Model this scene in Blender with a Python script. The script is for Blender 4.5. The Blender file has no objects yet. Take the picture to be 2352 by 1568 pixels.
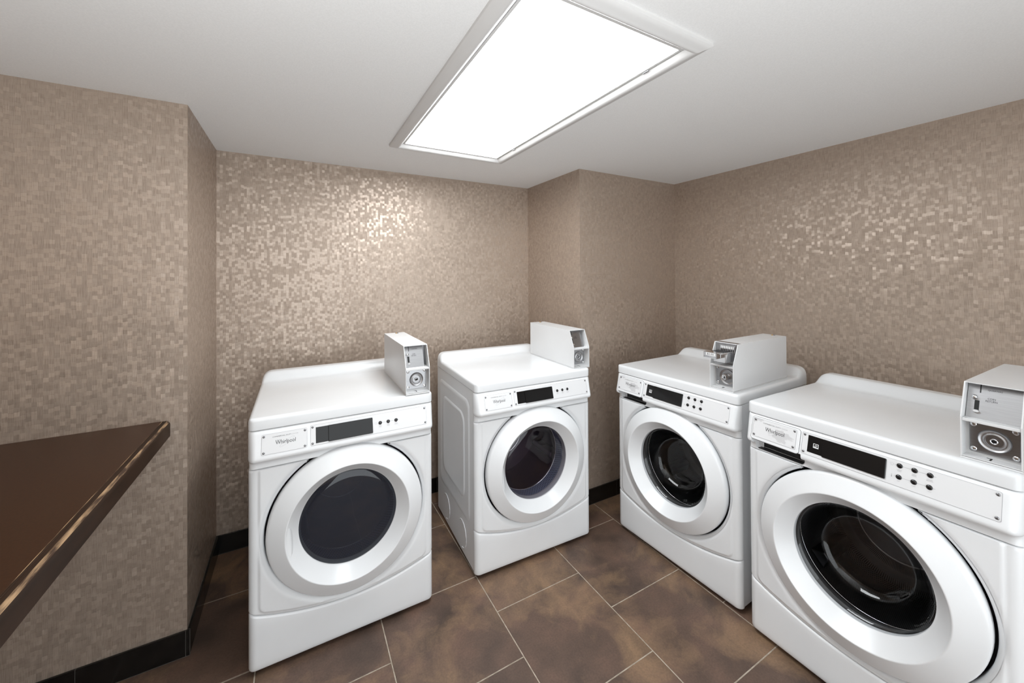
import bpy, bmesh, math, random
from mathutils import Matrix, Vector

random.seed(7)
PI = math.pi
C = bpy.context.scene.collection
scene = bpy.context.scene

# ------------------------------------------------------------------ camera
cam_data = bpy.data.cameras.new('camera')
cam = bpy.data.objects.new('camera', cam_data)
C.objects.link(cam)
F_PX, CX, CY = 880.2, 1168.0, 626.4
cam_data.sensor_width = 36.0
cam_data.lens = F_PX / 2352 * 36.0
cam_data.shift_x = (1176 - CX) / 2352
cam_data.shift_y = (CY - 784) / 2352
cam_data.clip_start = 0.02
RIGHT = (0.8756735700356074, -0.4828723401617543, -0.005486515087499231)
UP = (0.0011409588063398261, -0.00929265724465914, 0.999956171406695)
FWD = (0.48290216085051485, 0.8756414503825435, 0.007586396895702446)
CAM_H = 1.4848
cam.matrix_world = Matrix(((RIGHT[0], UP[0], -FWD[0], 0.0),
                           (RIGHT[1], UP[1], -FWD[1], 0.0),
                           (RIGHT[2], UP[2], -FWD[2], CAM_H),
                           (0, 0, 0, 1)))
scene.camera = cam

# ------------------------------------------------------------------ world, exposure
world = bpy.data.worlds.new('world')
scene.world = world
world.use_nodes = True
world.node_tree.nodes['Background'].inputs[0].default_value = (0.92, 0.97, 1.0, 1)
world.node_tree.nodes['Background'].inputs[1].default_value = 2.9
scene.view_settings.view_transform = 'Standard'
scene.view_settings.look = 'None'
scene.view_settings.exposure = 0.02
scene.view_settings.gamma = 1.0
scene.view_settings.use_curve_mapping = False
LAMP_STRENGTH = 12.3          # luminous lens of the ceiling light


# added unseen fill light behind the camera, bounced off the ceiling
FILL_POWER = 32.0
_l = bpy.data.lights.new('fill_uplight', 'AREA')
_l.shape = 'DISK'
_l.size = 0.5
_l.energy = FILL_POWER
_l.color = (0.93, 0.975, 1.0)
_o = bpy.data.objects.new('fill_uplight', _l)
C.objects.link(_o)
_l.spread = math.radians(165)
_o.location = (-0.25, -0.30, 0.97)
_o.rotation_euler = (PI, 0, 0)

# room
XL, XR, YF, YB, H = -1.05, 2.511, -1.10, 2.5673, 2.1715
BUMP_X, BUMP_Y = -0.3812, 1.9471
COL_X, COL_Y = 1.5928, 1.9365

# ------------------------------------------------------------------ materials
def new_mat(name):
    m = bpy.data.materials.new(name)
    m.use_nodes = True
    nt = m.node_tree
    return m, nt, nt.nodes['Principled BSDF']

def N(nt, typ, **kw):
    n = nt.nodes.new(typ)
    for k, v in kw.items():
        setattr(n, k, v)
    return n

def math_node(nt, op, a, b=None, c=None):
    n = nt.nodes.new('ShaderNodeMath')
    n.operation = op
    for i, v in enumerate((a, b, c)):
        if v is None:
            continue
        if isinstance(v, (int, float)):
            n.inputs[i].default_value = v
        else:
            nt.links.new(v, n.inputs[i])
    return n.outputs[0]

def ramp(nt, fac, stops):
    n = nt.nodes.new('ShaderNodeValToRGB')
    el = n.color_ramp.elements
    while len(el) < len(stops):
        el.new(0.5)
    for e, (p, c) in zip(el, stops):
        e.position = p
        e.color = c if len(c) == 4 else (*c, 1)
    nt.links.new(fac, n.inputs[0])
    return n.outputs[0]

def simple(name, col, rough=0.5, metal=0.0, spec=0.5, coat=0.0):
    m, nt, p = new_mat(name)
    p.inputs['Base Color'].default_value = (*col, 1)
    p.inputs['Roughness'].default_value = rough
    p.inputs['Metallic'].default_value = metal
    p.inputs['Specular IOR Level'].default_value = spec
    if coat:
        p.inputs['Coat Weight'].default_value = coat
        p.inputs['Coat Roughness'].default_value = 0.08
    return m

def enamel(name, col, rough):
    m, nt, p = new_mat(name)
    tc = N(nt, 'ShaderNodeTexCoord')
    nz = N(nt, 'ShaderNodeTexNoise')
    nz.inputs['Scale'].default_value = 6.0
    nz.inputs['Detail'].default_value = 3.0
    nt.links.new(tc.outputs['Object'], nz.inputs['Vector'])
    c = ramp(nt, nz.outputs['Fac'], [(0.3, tuple(x * 0.97 for x in col)), (0.7, col)])
    nt.links.new(c, p.inputs['Base Color'])
    p.inputs['Roughness'].default_value = rough
    nz2 = N(nt, 'ShaderNodeTexNoise')
    nz2.inputs['Scale'].default_value = 350.0
    nt.links.new(tc.outputs['Object'], nz2.inputs['Vector'])
    b = N(nt, 'ShaderNodeBump')
    b.inputs['Strength'].default_value = 0.04
    b.inputs['Distance'].default_value = 0.001
    nt.links.new(nz2.outputs['Fac'], b.inputs['Height'])
    nt.links.new(b.outputs[0], p.inputs['Normal'])
    return m

def wallpaper():
    m, nt, p = new_mat('textured_wallpaper')
    geo = N(nt, 'ShaderNodeNewGeometry')
    sep = N(nt, 'ShaderNodeSeparateXYZ')
    nt.links.new(geo.outputs['Position'], sep.inputs[0])
    u = math_node(nt, 'ADD', sep.outputs['X'], sep.outputs['Y'])
    z = sep.outputs['Z']
    CW, CH = 0.0135, 0.0155
    # gently wavy joints
    wn = N(nt, 'ShaderNodeTexNoise')
    wn.inputs['Scale'].default_value = 45.0
    wn.inputs['Detail'].default_value = 1.0
    nt.links.new(geo.outputs['Position'], wn.inputs['Vector'])
    wv = math_node(nt, 'MULTIPLY', math_node(nt, 'SUBTRACT', wn.outputs['Fac'], 0.5), 0.008)
    col = math_node(nt, 'FLOOR', math_node(nt, 'DIVIDE', u, CW))
    w1 = N(nt, 'ShaderNodeTexWhiteNoise', noise_dimensions='1D')
    nt.links.new(col, w1.inputs['W'])
    zz = math_node(nt, 'ADD', math_node(nt, 'ADD', z, wv), math_node(nt, 'MULTIPLY', w1.outputs['Value'], CH))
    row = math_node(nt, 'FLOOR', math_node(nt, 'DIVIDE', zz, CH))
    comb = N(nt, 'ShaderNodeCombineXYZ')
    nt.links.new(col, comb.inputs[0])
    nt.links.new(row, comb.inputs[1])
    w2 = N(nt, 'ShaderNodeTexWhiteNoise', noise_dimensions='2D')
    nt.links.new(comb.outputs[0], w2.inputs['Vector'])
    # each chip leans its own way
    sub = N(nt, 'ShaderNodeVectorMath', operation='SUBTRACT')
    nt.links.new(w2.outputs['Color'], sub.inputs[0])
    sub.inputs[1].default_value = (0.5, 0.5, 0.5)
    mul = N(nt, 'ShaderNodeVectorMath', operation='MULTIPLY')
    nt.links.new(sub.outputs[0], mul.inputs[0])
    mul.inputs[1].default_value = (0.13, 0.13, 0.22)
    add = N(nt, 'ShaderNodeVectorMath', operation='ADD')
    nt.links.new(geo.outputs['Normal'], add.inputs[0])
    nt.links.new(mul.outputs[0], add.inputs[1])
    nrm = N(nt, 'ShaderNodeVectorMath', operation='NORMALIZE')
    nt.links.new(add.outputs[0], nrm.inputs[0])
    # vertical fibres
    mp = N(nt, 'ShaderNodeCombineXYZ')
    nt.links.new(math_node(nt, 'MULTIPLY', u, 420.0), mp.inputs[0])
    nt.links.new(math_node(nt, 'MULTIPLY', z, 24.0), mp.inputs[1])
    fb = N(nt, 'ShaderNodeTexNoise', noise_dimensions='2D')
    fb.inputs['Scale'].default_value = 1.0
    fb.inputs['Detail'].default_value = 2.0
    nt.links.new(mp.outputs[0], fb.inputs['Vector'])
    # dark joints under each chip
    fz = math_node(nt, 'FRACT', math_node(nt, 'DIVIDE', zz, CH))
    joint = math_node(nt, 'MULTIPLY', math_node(nt, 'LESS_THAN', fz, 0.10),
                      math_node(nt, 'GREATER_THAN', w2.outputs['Value'], 0.45))
    hgt = math_node(nt, 'SUBTRACT', math_node(nt, 'ADD', math_node(nt, 'MULTIPLY', fb.outputs['Fac'], 0.6),
                    math_node(nt, 'MULTIPLY', w2.outputs['Value'], 0.5)), math_node(nt, 'MULTIPLY', joint, 0.5))
    b = N(nt, 'ShaderNodeBump')
    b.inputs['Strength'].default_value = 0.28
    b.inputs['Distance'].default_value = 0.0012
    nt.links.new(hgt, b.inputs['Height'])
    nt.links.new(nrm.outputs[0], b.inputs['Normal'])
    nt.links.new(b.outputs[0], p.inputs['Normal'])
    mixf = math_node(nt, 'ADD', math_node(nt, 'MULTIPLY', fb.outputs['Fac'], 0.70),
                     math_node(nt, 'MULTIPLY', math_node(nt, 'GREATER_THAN', w2.outputs['Value'], 0.5), 0.07))
    mixf = math_node(nt, 'SUBTRACT', mixf, math_node(nt, 'MULTIPLY', joint, 0.16))
    c = ramp(nt, mixf, [(0.05, (0.300, 0.230, 0.180)), (0.35, (0.432, 0.346, 0.280)), (0.75, (0.510, 0.420, 0.350))])
    nt.links.new(c, p.inputs['Base Color'])
    shiny = math_node(nt, 'GREATER_THAN', w2.outputs['Value'], 0.5)
    r = math_node(nt, 'SUBTRACT', 0.56, math_node(nt, 'MULTIPLY', shiny, 0.21))
    nt.links.new(r, p.inputs['Roughness'])
    p.inputs['Metallic'].default_value = 0.42
    p.inputs['Specular IOR Level'].default_value = 0.6
    return m

def tile_mat():
    m, nt, p = new_mat('stone_look_floor_tile')
    geo = N(nt, 'ShaderNodeNewGeometry')
    oi = N(nt, 'ShaderNodeObjectInfo')
    off = N(nt, 'ShaderNodeVectorMath', operation='SCALE')
    off.inputs[0].default_value = (7.3, 3.1, 5.7)
    nt.links.new(oi.outputs['Random'], off.inputs['Scale'])
    add = N(nt, 'ShaderNodeVectorMath', operation='ADD')
    nt.links.new(geo.outputs['Position'], add.inputs[0])
    nt.links.new(off.outputs[0], add.inputs[1])
    warp = N(nt, 'ShaderNodeTexNoise')
    warp.inputs['Scale'].default_value = 3.0
    warp.inputs['Detail'].default_value = 4.0
    nt.links.new(geo.outputs['Position'], warp.inputs['Vector'])
    wm = N(nt, 'ShaderNodeVectorMath', operation='MULTIPLY_ADD')
    nt.links.new(warp.outputs['Color'], wm.inputs[0])
    wm.inputs[1].default_value = (0.35, 0.35, 0)
    nt.links.new(geo.outputs['Position'], wm.inputs[2])
    cloud = N(nt, 'ShaderNodeTexNoise')
    cloud.inputs['Scale'].default_value = 2.6
    cloud.inputs['Detail'].default_value = 6.0
    cloud.inputs['Roughness'].default_value = 0.62
    nt.links.new(wm.outputs[0], cloud.inputs['Vector'])
    blot = N(nt, 'ShaderNodeTexNoise')
    blot.inputs['Scale'].default_value = 6.0
    blot.inputs['Detail'].default_value = 6.0
    nt.links.new(add.outputs[0], blot.inputs['Vector'])
    base = ramp(nt, blot.outputs['Fac'], [(0.30, (0.064, 0.042, 0.032)), (0.5, (0.114, 0.071, 0.052)), (0.68, (0.156, 0.092, 0.066))])
    tan = ramp(nt, cloud.outputs['Fac'], [(0.49, (0, 0, 0)), (0.70, (1, 1, 1))])
    mx = N(nt, 'ShaderNodeMix', data_type='RGBA')
    nt.links.new(math_node(nt, 'MULTIPLY', tan, 0.85), mx.inputs['Factor'])
    nt.links.new(base, mx.inputs['A'])
    mx.inputs['B'].default_value = (0.31, 0.192, 0.110, 1)
    fine = N(nt, 'ShaderNodeTexNoise')
    fine.inputs['Scale'].default_value = 140.0
    fine.inputs['Detail'].default_value = 3.0
    nt.links.new(geo.outputs['Position'], fine.inputs['Vector'])
    mx2 = N(nt, 'ShaderNodeMix', data_type='RGBA', blend_type='MULTIPLY')
    mx2.inputs['Factor'].default_value = 0.45
    nt.links.new(mx.outputs['Result'], mx2.inputs['A'])
    nt.links.new(ramp(nt, fine.outputs['Fac'], [(0.3, (0.7, 0.7, 0.7)), (0.7, (1.25, 1.25, 1.25))]), mx2.inputs['B'])
    nt.links.new(mx2.outputs['Result'], p.inputs['Base Color'])
    p.inputs['Roughness'].default_value = 0.52
    b = N(nt, 'ShaderNodeBump')
    b.inputs['Strength'].default_value = 0.12
    b.inputs['Distance'].default_value = 0.001
    nt.links.new(fine.outputs['Fac'], b.inputs['Height'])
    nt.links.new(b.outputs[0], p.inputs['Normal'])
    return m

def noisy(name, ca, cb, scale, rough, spec=0.5, stretch=(1, 1, 1), lo=0.35, hi=0.65, metal=0.0, bump=0.0):
    m, nt, p = new_mat(name)
    tc = N(nt, 'ShaderNodeTexCoord')
    mp = N(nt, 'ShaderNodeMapping')
    mp.inputs['Scale'].default_value = stretch
    nt.links.new(tc.outputs['Object'], mp.inputs[0])
    nz = N(nt, 'ShaderNodeTexNoise')
    nz.inputs['Scale'].default_value = scale
    nz.inputs['Detail'].default_value = 5.0
    nt.links.new(mp.outputs[0], nz.inputs['Vector'])
    nt.links.new(ramp(nt, nz.outputs['Fac'], [(lo, ca), (hi, cb)]), p.inputs['Base Color'])
    p.inputs['Roughness'].default_value = rough
    p.inputs['Metallic'].default_value = metal
    p.inputs['Specular IOR Level'].default_value = spec
    if bump:
        b = N(nt, 'ShaderNodeBump')
        b.inputs['Strength'].default_value = bump
        b.inputs['Distance'].default_value = 0.001
        nt.links.new(nz.outputs['Fac'], b.inputs['Height'])
        nt.links.new(b.outputs[0], p.inputs['Normal'])
    return m

def glass_mat(name, tint, rough=0.02, haze=None):
    m = bpy.data.materials.new(name)
    m.use_nodes = True
    nt = m.node_tree
    nt.nodes.clear()
    out = N(nt, 'ShaderNodeOutputMaterial')
    tr = N(nt, 'ShaderNodeBsdfTransparent')
    tr.inputs[0].default_value = (*tint, 1)
    gl = N(nt, 'ShaderNodeBsdfGlossy')
    gl.inputs['Roughness'].default_value = rough
    lw = N(nt, 'ShaderNodeLayerWeight')
    lw.inputs['Blend'].default_value = 0.5
    f = math_node(nt, 'ADD', 0.045, math_node(nt, 'MULTIPLY', math_node(nt, 'POWER', lw.outputs['Facing'], 5.0), 0.9))
    mx = N(nt, 'ShaderNodeMixShader')
    nt.links.new(f, mx.inputs[0])
    if haze:
        df = N(nt, 'ShaderNodeBsdfDiffuse')
        df.inputs[0].default_value = (*haze, 1)
        m2 = N(nt, 'ShaderNodeMixShader')
        m2.inputs[0].default_value = 0.5
        nt.links.new(tr.outputs[0], m2.inputs[1])
        nt.links.new(df.outputs[0], m2.inputs[2])
        nt.links.new(m2.outputs[0], mx.inputs[1])
    else:
        nt.links.new(tr.outputs[0], mx.inputs[1])
    nt.links.new(gl.outputs[0], mx.inputs[2])
    nt.links.new(mx.outputs[0], out.inputs[0])
    return m

def perforated(name, col, hole, na, ny, rough, metal):
    """metal sheet with rows of round holes around the drum axis (object Y)"""
    m, nt, p = new_mat(name)
    tc = N(nt, 'ShaderNodeTexCoord')
    sep = N(nt, 'ShaderNodeSeparateXYZ')
    nt.links.new(tc.outputs['Object'], sep.inputs[0])
    x = math_node(nt, 'SUBTRACT', sep.outputs['X'], 0.0)
    zc = math_node(nt, 'SUBTRACT', sep.outputs['Z'], 0.495)
    ang = math_node(nt, 'ARCTAN2', zc, x)
    a = math_node(nt, 'MULTIPLY', ang, na / (2 * PI))
    y = math_node(nt, 'MULTIPLY', sep.outputs['Y'], ny)
    shift = math_node(nt, 'MULTIPLY', math_node(nt, 'MODULO', math_node(nt, 'FLOOR', y), 2.0), 0.5)
    fa = math_node(nt, 'SUBTRACT', math_node(nt, 'FRACT', math_node(nt, 'ADD', a, shift)), 0.5)
    fy = math_node(nt, 'SUBTRACT', math_node(nt, 'FRACT', y), 0.5)
    d = math_node(nt, 'SQRT', math_node(nt, 'ADD', math_node(nt, 'MULTIPLY', fa, fa), math_node(nt, 'MULTIPLY', fy, fy)))
    f = math_node(nt, 'LESS_THAN', d, 0.28)
    mx = N(nt, 'ShaderNodeMix', data_type='RGBA')
    nt.links.new(f, mx.inputs['Factor'])
    mx.inputs['A'].default_value = (*col, 1)
    mx.inputs['B'].default_value = (*hole, 1)
    nt.links.new(mx.outputs['Result'], p.inputs['Base Color'])
    p.inputs['Roughness'].default_value = rough
    p.inputs['Metallic'].default_value = metal
    return m

def brushed(name, col, rough=0.35, axis=(4, 90, 260)):
    m, nt, p = new_mat(name)
    tc = N(nt, 'ShaderNodeTexCoord')
    mp = N(nt, 'ShaderNodeMapping')
    mp.inputs['Scale'].default_value = axis
    nt.links.new(tc.outputs['Object'], mp.inputs[0])
    nz = N(nt, 'ShaderNodeTexNoise')
    nz.inputs['Scale'].default_value = 4.0
    nt.links.new(mp.outputs[0], nz.inputs['Vector'])
    nt.links.new(ramp(nt, nz.outputs['Fac'], [(0.3, tuple(v * 0.85 for v in col)), (0.7, col)]), p.inputs['Base Color'])
    p.inputs['Metallic'].default_value = 1.0
    p.inputs['Roughness'].default_value = rough
    return m

M = {}
M['wall'] = wallpaper()
M['ceiling'] = noisy('painted_ceiling', (0.80, 0.797, 0.79), (0.84, 0.837, 0.83), 220, 0.9, 0.2, bump=0.08)
M['plain_wall'] = simple('painted_wall', (0.62, 0.60, 0.57), 0.8)
M['tile'] = tile_mat()
M['grout'] = noisy('sand_grout', (0.34, 0.285, 0.225), (0.50, 0.43, 0.35), 40, 0.85, 0.2)
M['base_tile'] = noisy('black_glazed_tile', (0.004, 0.004, 0.004), (0.010, 0.009, 0.008), 30, 0.22, 0.5)
M['base_grout'] = simple('base_grout', (0.07, 0.062, 0.055), 0.8)
M['white'] = enamel('white_enamel', (0.855, 0.87, 0.885), 0.30)
M['white_lid'] = enamel('white_porcelain_worktop', (0.80, 0.815, 0.83), 0.22)
M['plastic'] = enamel('white_plastic', (0.855, 0.87, 0.885), 0.26)
M['plate'] = simple('white_overlay_plate', (0.77, 0.775, 0.785), 0.34)
M['line'] = simple('plate_outline', (0.22, 0.22, 0.23), 0.5)
M['worn_plate'] = noisy('worn_white_plate', (0.77, 0.775, 0.785), (0.62, 0.62, 0.63), 16, 0.4, stretch=(1, 1, 1.6), lo=0.56, hi=0.60)
M['black'] = simple('black_plastic', (0.006, 0.006, 0.007), 0.18, coat=0.3)
M['display'] = simple('black_display', (0.008, 0.0075, 0.0075), 0.12, spec=0.28)
M['display_brown'] = simple('dark_brown_display', (0.020, 0.012, 0.010), 0.2)
M['ink'] = simple('dark_ink', (0.03, 0.03, 0.033), 0.5)
M['ink_grey'] = simple('grey_ink', (0.30, 0.30, 0.32), 0.5)
M['ink_light'] = simple('pale_grey_ink', (0.45, 0.45, 0.47), 0.5)
M['white_ink'] = simple('white_ink', (0.8, 0.8, 0.8), 0.5)
M['chrome'] = simple('chrome', (0.72, 0.72, 0.73), 0.14, 1.0)
M['steel'] = brushed('brushed_steel', (0.42, 0.42, 0.43), 0.30)
M['dull_steel'] = simple('dull_steel', (0.45, 0.45, 0.46), 0.38, 1.0)
M['dark_metal'] = simple('dark_metal', (0.055, 0.055, 0.06), 0.4, 1.0)
M['screw'] = simple('screw_metal', (0.28, 0.28, 0.29), 0.35, 1.0)
M['brass'] = simple('brass', (0.55, 0.36, 0.16), 0.3, 1.0)
M['coin_white'] = enamel('white_powder_coat', (0.73, 0.735, 0.74), 0.36)
M['rubber'] = simple('black_rubber', (0.018, 0.018, 0.019), 0.42)
M['drum'] = perforated('perforated_drum', (0.20, 0.20, 0.205), (0.02, 0.02, 0.02), 230, 165, 0.33, 1.0)
M['dryer_drum'] = simple('dryer_drum_enamel', (0.12, 0.095, 0.125), 0.30, 0.5)
M['screen_mesh'] = perforated('blue_grey_vent_grid', (0.26, 0.30, 0.42), (0.010, 0.012, 0.022), 110, 90, 0.4, 0.3)
M['drum_back'] = simple('drum_back_steel', (0.11, 0.11, 0.115), 0.35, 1.0)
M['smoked'] = glass_mat('smoked_glass', (0.22, 0.23, 0.26), haze=(0.040, 0.045, 0.062))
M['glass'] = glass_mat('dark_tinted_glass', (0.80, 0.78, 0.82))
M['bowl_glass'] = glass_mat('glass_bowl', (0.85, 0.86, 0.87))
M['counter'] = noisy('dark_brown_laminate', (0.036, 0.0135, 0.0055), (0.048, 0.018, 0.0072), 160, 0.32, 0.22)
M['counter_edge'] = noisy('brown_varnished_edge', (0.022, 0.011, 0.006), (0.036, 0.018, 0.010), 30, 0.5, 0.2, stretch=(1, 0.15, 1))
M['worn_edge'] = noisy('worn_bare_wood_edge', (0.050, 0.025, 0.014), (0.42, 0.27, 0.15), 30, 0.45, 0.3, stretch=(4, 0.40, 4), lo=0.44, hi=0.62)
M['lamp_frame'] = simple('white_painted_moulding', (0.62, 0.61, 0.60), 0.5)
M['recess'] = noisy('dark_grey_recess_shade', (0.020, 0.020, 0.021), (0.05, 0.05, 0.052), 60, 0.5)  # dark grey stands for the pocket's shade as well as dark plastic
M['grey_seal'] = simple('grey_translucent_seal', (0.40, 0.40, 0.43), 0.25)
M['foot'] = simple('grey_rubber_foot', (0.12, 0.12, 0.12), 0.6)
M['brown_dark'] = simple('dark_slot', (0.004, 0.004, 0.004), 0.6)
ml, nt, p = new_mat('lamp_lens')
p.inputs['Base Color'].default_value = (0.8, 0.8, 0.8, 1)
p.inputs['Emission Color'].default_value = (0.935, 0.975, 1.0, 1)
p.inputs['Emission Strength'].default_value = LAMP_STRENGTH
M['lens'] = ml

# ------------------------------------------------------------------ mesh helpers
OFF = Vector((0, 0, 0))          # moves shapes from working to object coordinates

class MB:
    def __init__(self):
        self.v, self.f = [], []
    def add(self, vs, fs):
        n = len(self.v)
        self.v += [tuple(p) for p in vs]
        self.f += [tuple(i + n for i in f) for f in fs]
        return self
    def box(self, x0, x1, y0, y1, z0, z1, skip=()):
        vs = [(x0, y0, z0), (x1, y0, z0), (x1, y1, z0), (x0, y1, z0), (x0, y0, z1), (x1, y0, z1), (x1, y1, z1), (x0, y1, z1)]
        fs = {'bottom': (0, 3, 2, 1), 'top': (4, 5, 6, 7), 'front': (0, 1, 5, 4), 'right': (1, 2, 6, 5), 'back': (2, 3, 7, 6), 'left': (3, 0, 4, 7)}
        return self.add(vs, [f for k, f in fs.items() if k not in skip])
    def lathe(self, prof, n=64, xf=None, close=False):
        """prof = list of (r, h); axis = local +h. xf maps (a, b, h) to a point"""
        xf = xf or (lambda a, b, h: (a, b, h))
        vs, fs = [], []
        for r, h in prof:
            for i in range(n):
                t = 2 * PI * i / n
                vs.append(xf(r * math.cos(t), r * math.sin(t), h))
        m = len(prof)
        for j in range(m - 1 + (1 if close else 0)):
            a, b = j * n, ((j + 1) % m) * n
            for i in range(n):
                k = (i + 1) % n
                fs.append((a + i, a + k, b + k, b + i))
        return self.add(vs, fs)
    def cap(self, ring):
        n = len(self.v)
        self.v += [tuple(p) for p in ring]
        self.f.append(tuple(range(n, n + len(ring))))
        return self
    def prism(self, poly, fa, fb):
        """poly 2D points; fa, fb map a point to each end"""
        n = len(poly)
        vs = [fa(*p) for p in poly] + [fb(*p) for p in poly]
        fs = [tuple(range(n - 1, -1, -1)), tuple(range(n, 2 * n))]
        for i in range(n):
            k = (i + 1) % n
            fs.append((i, k, n + k, n + i))
        return self.add(vs, fs)
    def tube(self, pts, r, n=8, closed=False):
        pts = [Vector(p) for p in pts]
        vs, fs = [], []
        m = len(pts)
        for i, p in enumerate(pts):
            if closed:
                d = (pts[(i + 1) % m] - pts[i - 1])
            else:
                d = pts[min(i + 1, m - 1)] - pts[max(i - 1, 0)]
            d.normalize()
            a = d.cross(Vector((0, 0, 1)))
            if a.length < 0.1:
                a = d.cross(Vector((1, 0, 0)))
            a.normalize()
            b = d.cross(a)
            for k in range(n):
                t = 2 * PI * k / n
                vs.append(p + a * (r * math.cos(t)) + b * (r * math.sin(t)))
        for i in range(m if closed else m - 1):
            j = (i + 1) % m
            for k in range(n):
                l = (k + 1) % n
                fs.append((i * n + k, i * n + l, j * n + l, j * n + k))
        return self.add(vs, fs)
    def build(self, name, mat, parent=None, smooth=38, bevel=0.0, segs=2, origin=None, fix=True):
        me = bpy.data.meshes.new(name)
        o = origin if origin is not None else Vector((0, 0, 0))
        me.from_pydata([tuple(Vector(p) - OFF - o) for p in self.v], [], self.f)
        bm = bmesh.new()
        bm.from_mesh(me)
        bmesh.ops.remove_doubles(bm, verts=bm.verts, dist=1e-6)
        if fix:
            bmesh.ops.recalc_face_normals(bm, faces=bm.faces)
        if bevel:
            es = [e for e in bm.edges if e.is_manifold and e.calc_face_angle() > 0.6]
            bmesh.ops.bevel(bm, geom=es, offset=bevel, segments=segs, affect='EDGES', profile=0.5)
        if smooth:
            for f in bm.faces:
                f.smooth = True
            for e in bm.edges:
                if e.is_manifold and e.calc_face_angle() > math.radians(smooth):
                    e.smooth = False
        bm.to_mesh(me)
        bm.free()
        me.materials.append(mat)
        ob = bpy.data.objects.new(name, me)
        C.objects.link(ob)
        if parent is not None:
            ob.parent = parent
        ob.location = o
        return ob

def empty(name, loc, rz, label, cat, group=None):
    o = bpy.data.objects.new(name, None)
    o.empty_display_size = 0.1
    C.objects.link(o)
    o.location = loc
    o.rotation_euler = (0, 0, rz)
    o['label'] = label
    o['category'] = cat
    if group:
        o['group'] = group
    return o

def struct(o):
    o['kind'] = 'structure'
    return o

class Frame:
    """flat working plane: u to the right, t down the face, h out of it"""
    def __init__(self, o, eu, et):
        self.o, self.u, self.t = Vector(o), Vector(eu).normalized(), Vector(et).normalized()
        self.n = self.t.cross(self.u).normalized()
        self.n = -self.n if self.n.y > 0 else self.n
    def __call__(self, u, t, h=0.0):
        return self.o + self.u * u + self.t * t + self.n * h

def rrect(u0, u1, t0, t1, r, n=5):
    pts = []
    for cx, cy, a0 in ((u1 - r, t1 - r, 0), (u0 + r, t1 - r, 90), (u0 + r, t0 + r, 180), (u1 - r, t0 + r, 270)):
        for i in range(n + 1):
            a = math.radians(a0 + 90 * i / n)
            pts.append((cx + r * math.cos(a), cy + r * math.sin(a)))
    return pts

def plate(mb, F, u0, u1, t0, t1, h0, h1, r=0.004, bev=0.0006):
    a = rrect(u0, u1, t0, t1, r)
    b = rrect(u0 + bev, u1 - bev, t0 + bev, t1 - bev, max(r - bev, 0.0005))
    n = len(a)
    vs = [F(u, t, h0) for u, t in a] + [F(u, t, h1 - bev) for u, t in a] + [F(u, t, h1) for u, t in b]
    fs = [tuple(range(2 * n, 3 * n)), tuple(range(n - 1, -1, -1))]
    for j in range(2):
        for i in range(n):
            k = (i + 1) % n
            fs.append((j * n + i, j * n + k, (j + 1) * n + k, (j + 1) * n + i))
    return mb.add(vs, fs)

def outline(mb, F, u0, u1, t0, t1, r, w, h0, h1):
    """thin raised line following a rounded rectangle"""
    a = rrect(u0, u1, t0, t1, r)
    b = rrect(u0 + w, u1 - w, t0 + w, t1 - w, max(r - w, 0.0004))
    n = len(a)
    vs = [F(u, t, h0) for u, t in a] + [F(u, t, h1) for u, t in a] + [F(u, t, h1) for u, t in b] + [F(u, t, h0) for u, t in b]
    fs = []
    for j in range(3):
        for i in range(n):
            k = (i + 1) % n
            fs.append((j * n + i, j * n + k, (j + 1) * n + k, (j + 1) * n + i))
    return mb.add(vs, fs)

def lettering(name, text, F, u, t, width, mat, parent, h=0.0003, height=None, align='CENTER', spacing=1.0):
    """flat print on a surface: text as a thin mesh, centred on (u, t), set to a given width"""
    cu = bpy.data.curves.new(name, 'FONT')
    cu.body = text
    cu.align_x = 'LEFT'
    cu.size = 1.0
    cu.space_character = spacing
    cu.space_line = 0.95
    cu.resolution_u = 3
    cu.align_x = 'CENTER'
    ob = bpy.data.objects.new(name, cu)
    C.objects.link(ob)
    dg = bpy.context.evaluated_depsgraph_get()
    me = bpy.data.meshes.new_from_object(ob.evaluated_get(dg))
    bpy.data.objects.remove(ob)
    bpy.data.curves.remove(cu)
    xs = [v.co.x for v in me.vertices]
    ys = [v.co.y for v in me.vertices]
    w, hh = max(xs) - min(xs), max(ys) - min(ys)
    cx, cy = (max(xs) + min(xs)) / 2, (max(ys) + min(ys)) / 2
    s = width / w
    sy = s if height is None else height / hh
    for v in me.vertices:
        q = F(u + (v.co.x - cx) * s, t - (v.co.y - cy) * sy, h)
        v.co = Vector(q) - OFF
    me.name = name
    me.materials.clear()
    me.materials.append(mat)
    ob = bpy.data.objects.new(name, me)
    C.objects.link(ob)
    ob.parent = parent
    return ob

def smooth01(x):
    x = max(0.0, min(1.0, x))
    return x * x * (3 - 2 * x)

# ------------------------------------------------------------------ room shell
def wall(name, x0, x1, y0, y1, z0=0.0, z1=None, mat='wall'):
    mb = MB().box(x0, x1, y0, y1, z0, z1 if z1 is not None else H)
    return struct(mb.build(name, M[mat], smooth=0))

T = 0.12
wall('wall_back', BUMP_X, COL_X, YB, YB + T)
wall('wall_right', XR, XR + T, YF - T, YB + T)
wall('wall_left', XL - T, XL, YF - T, BUMP_Y, mat='wall')

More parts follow.
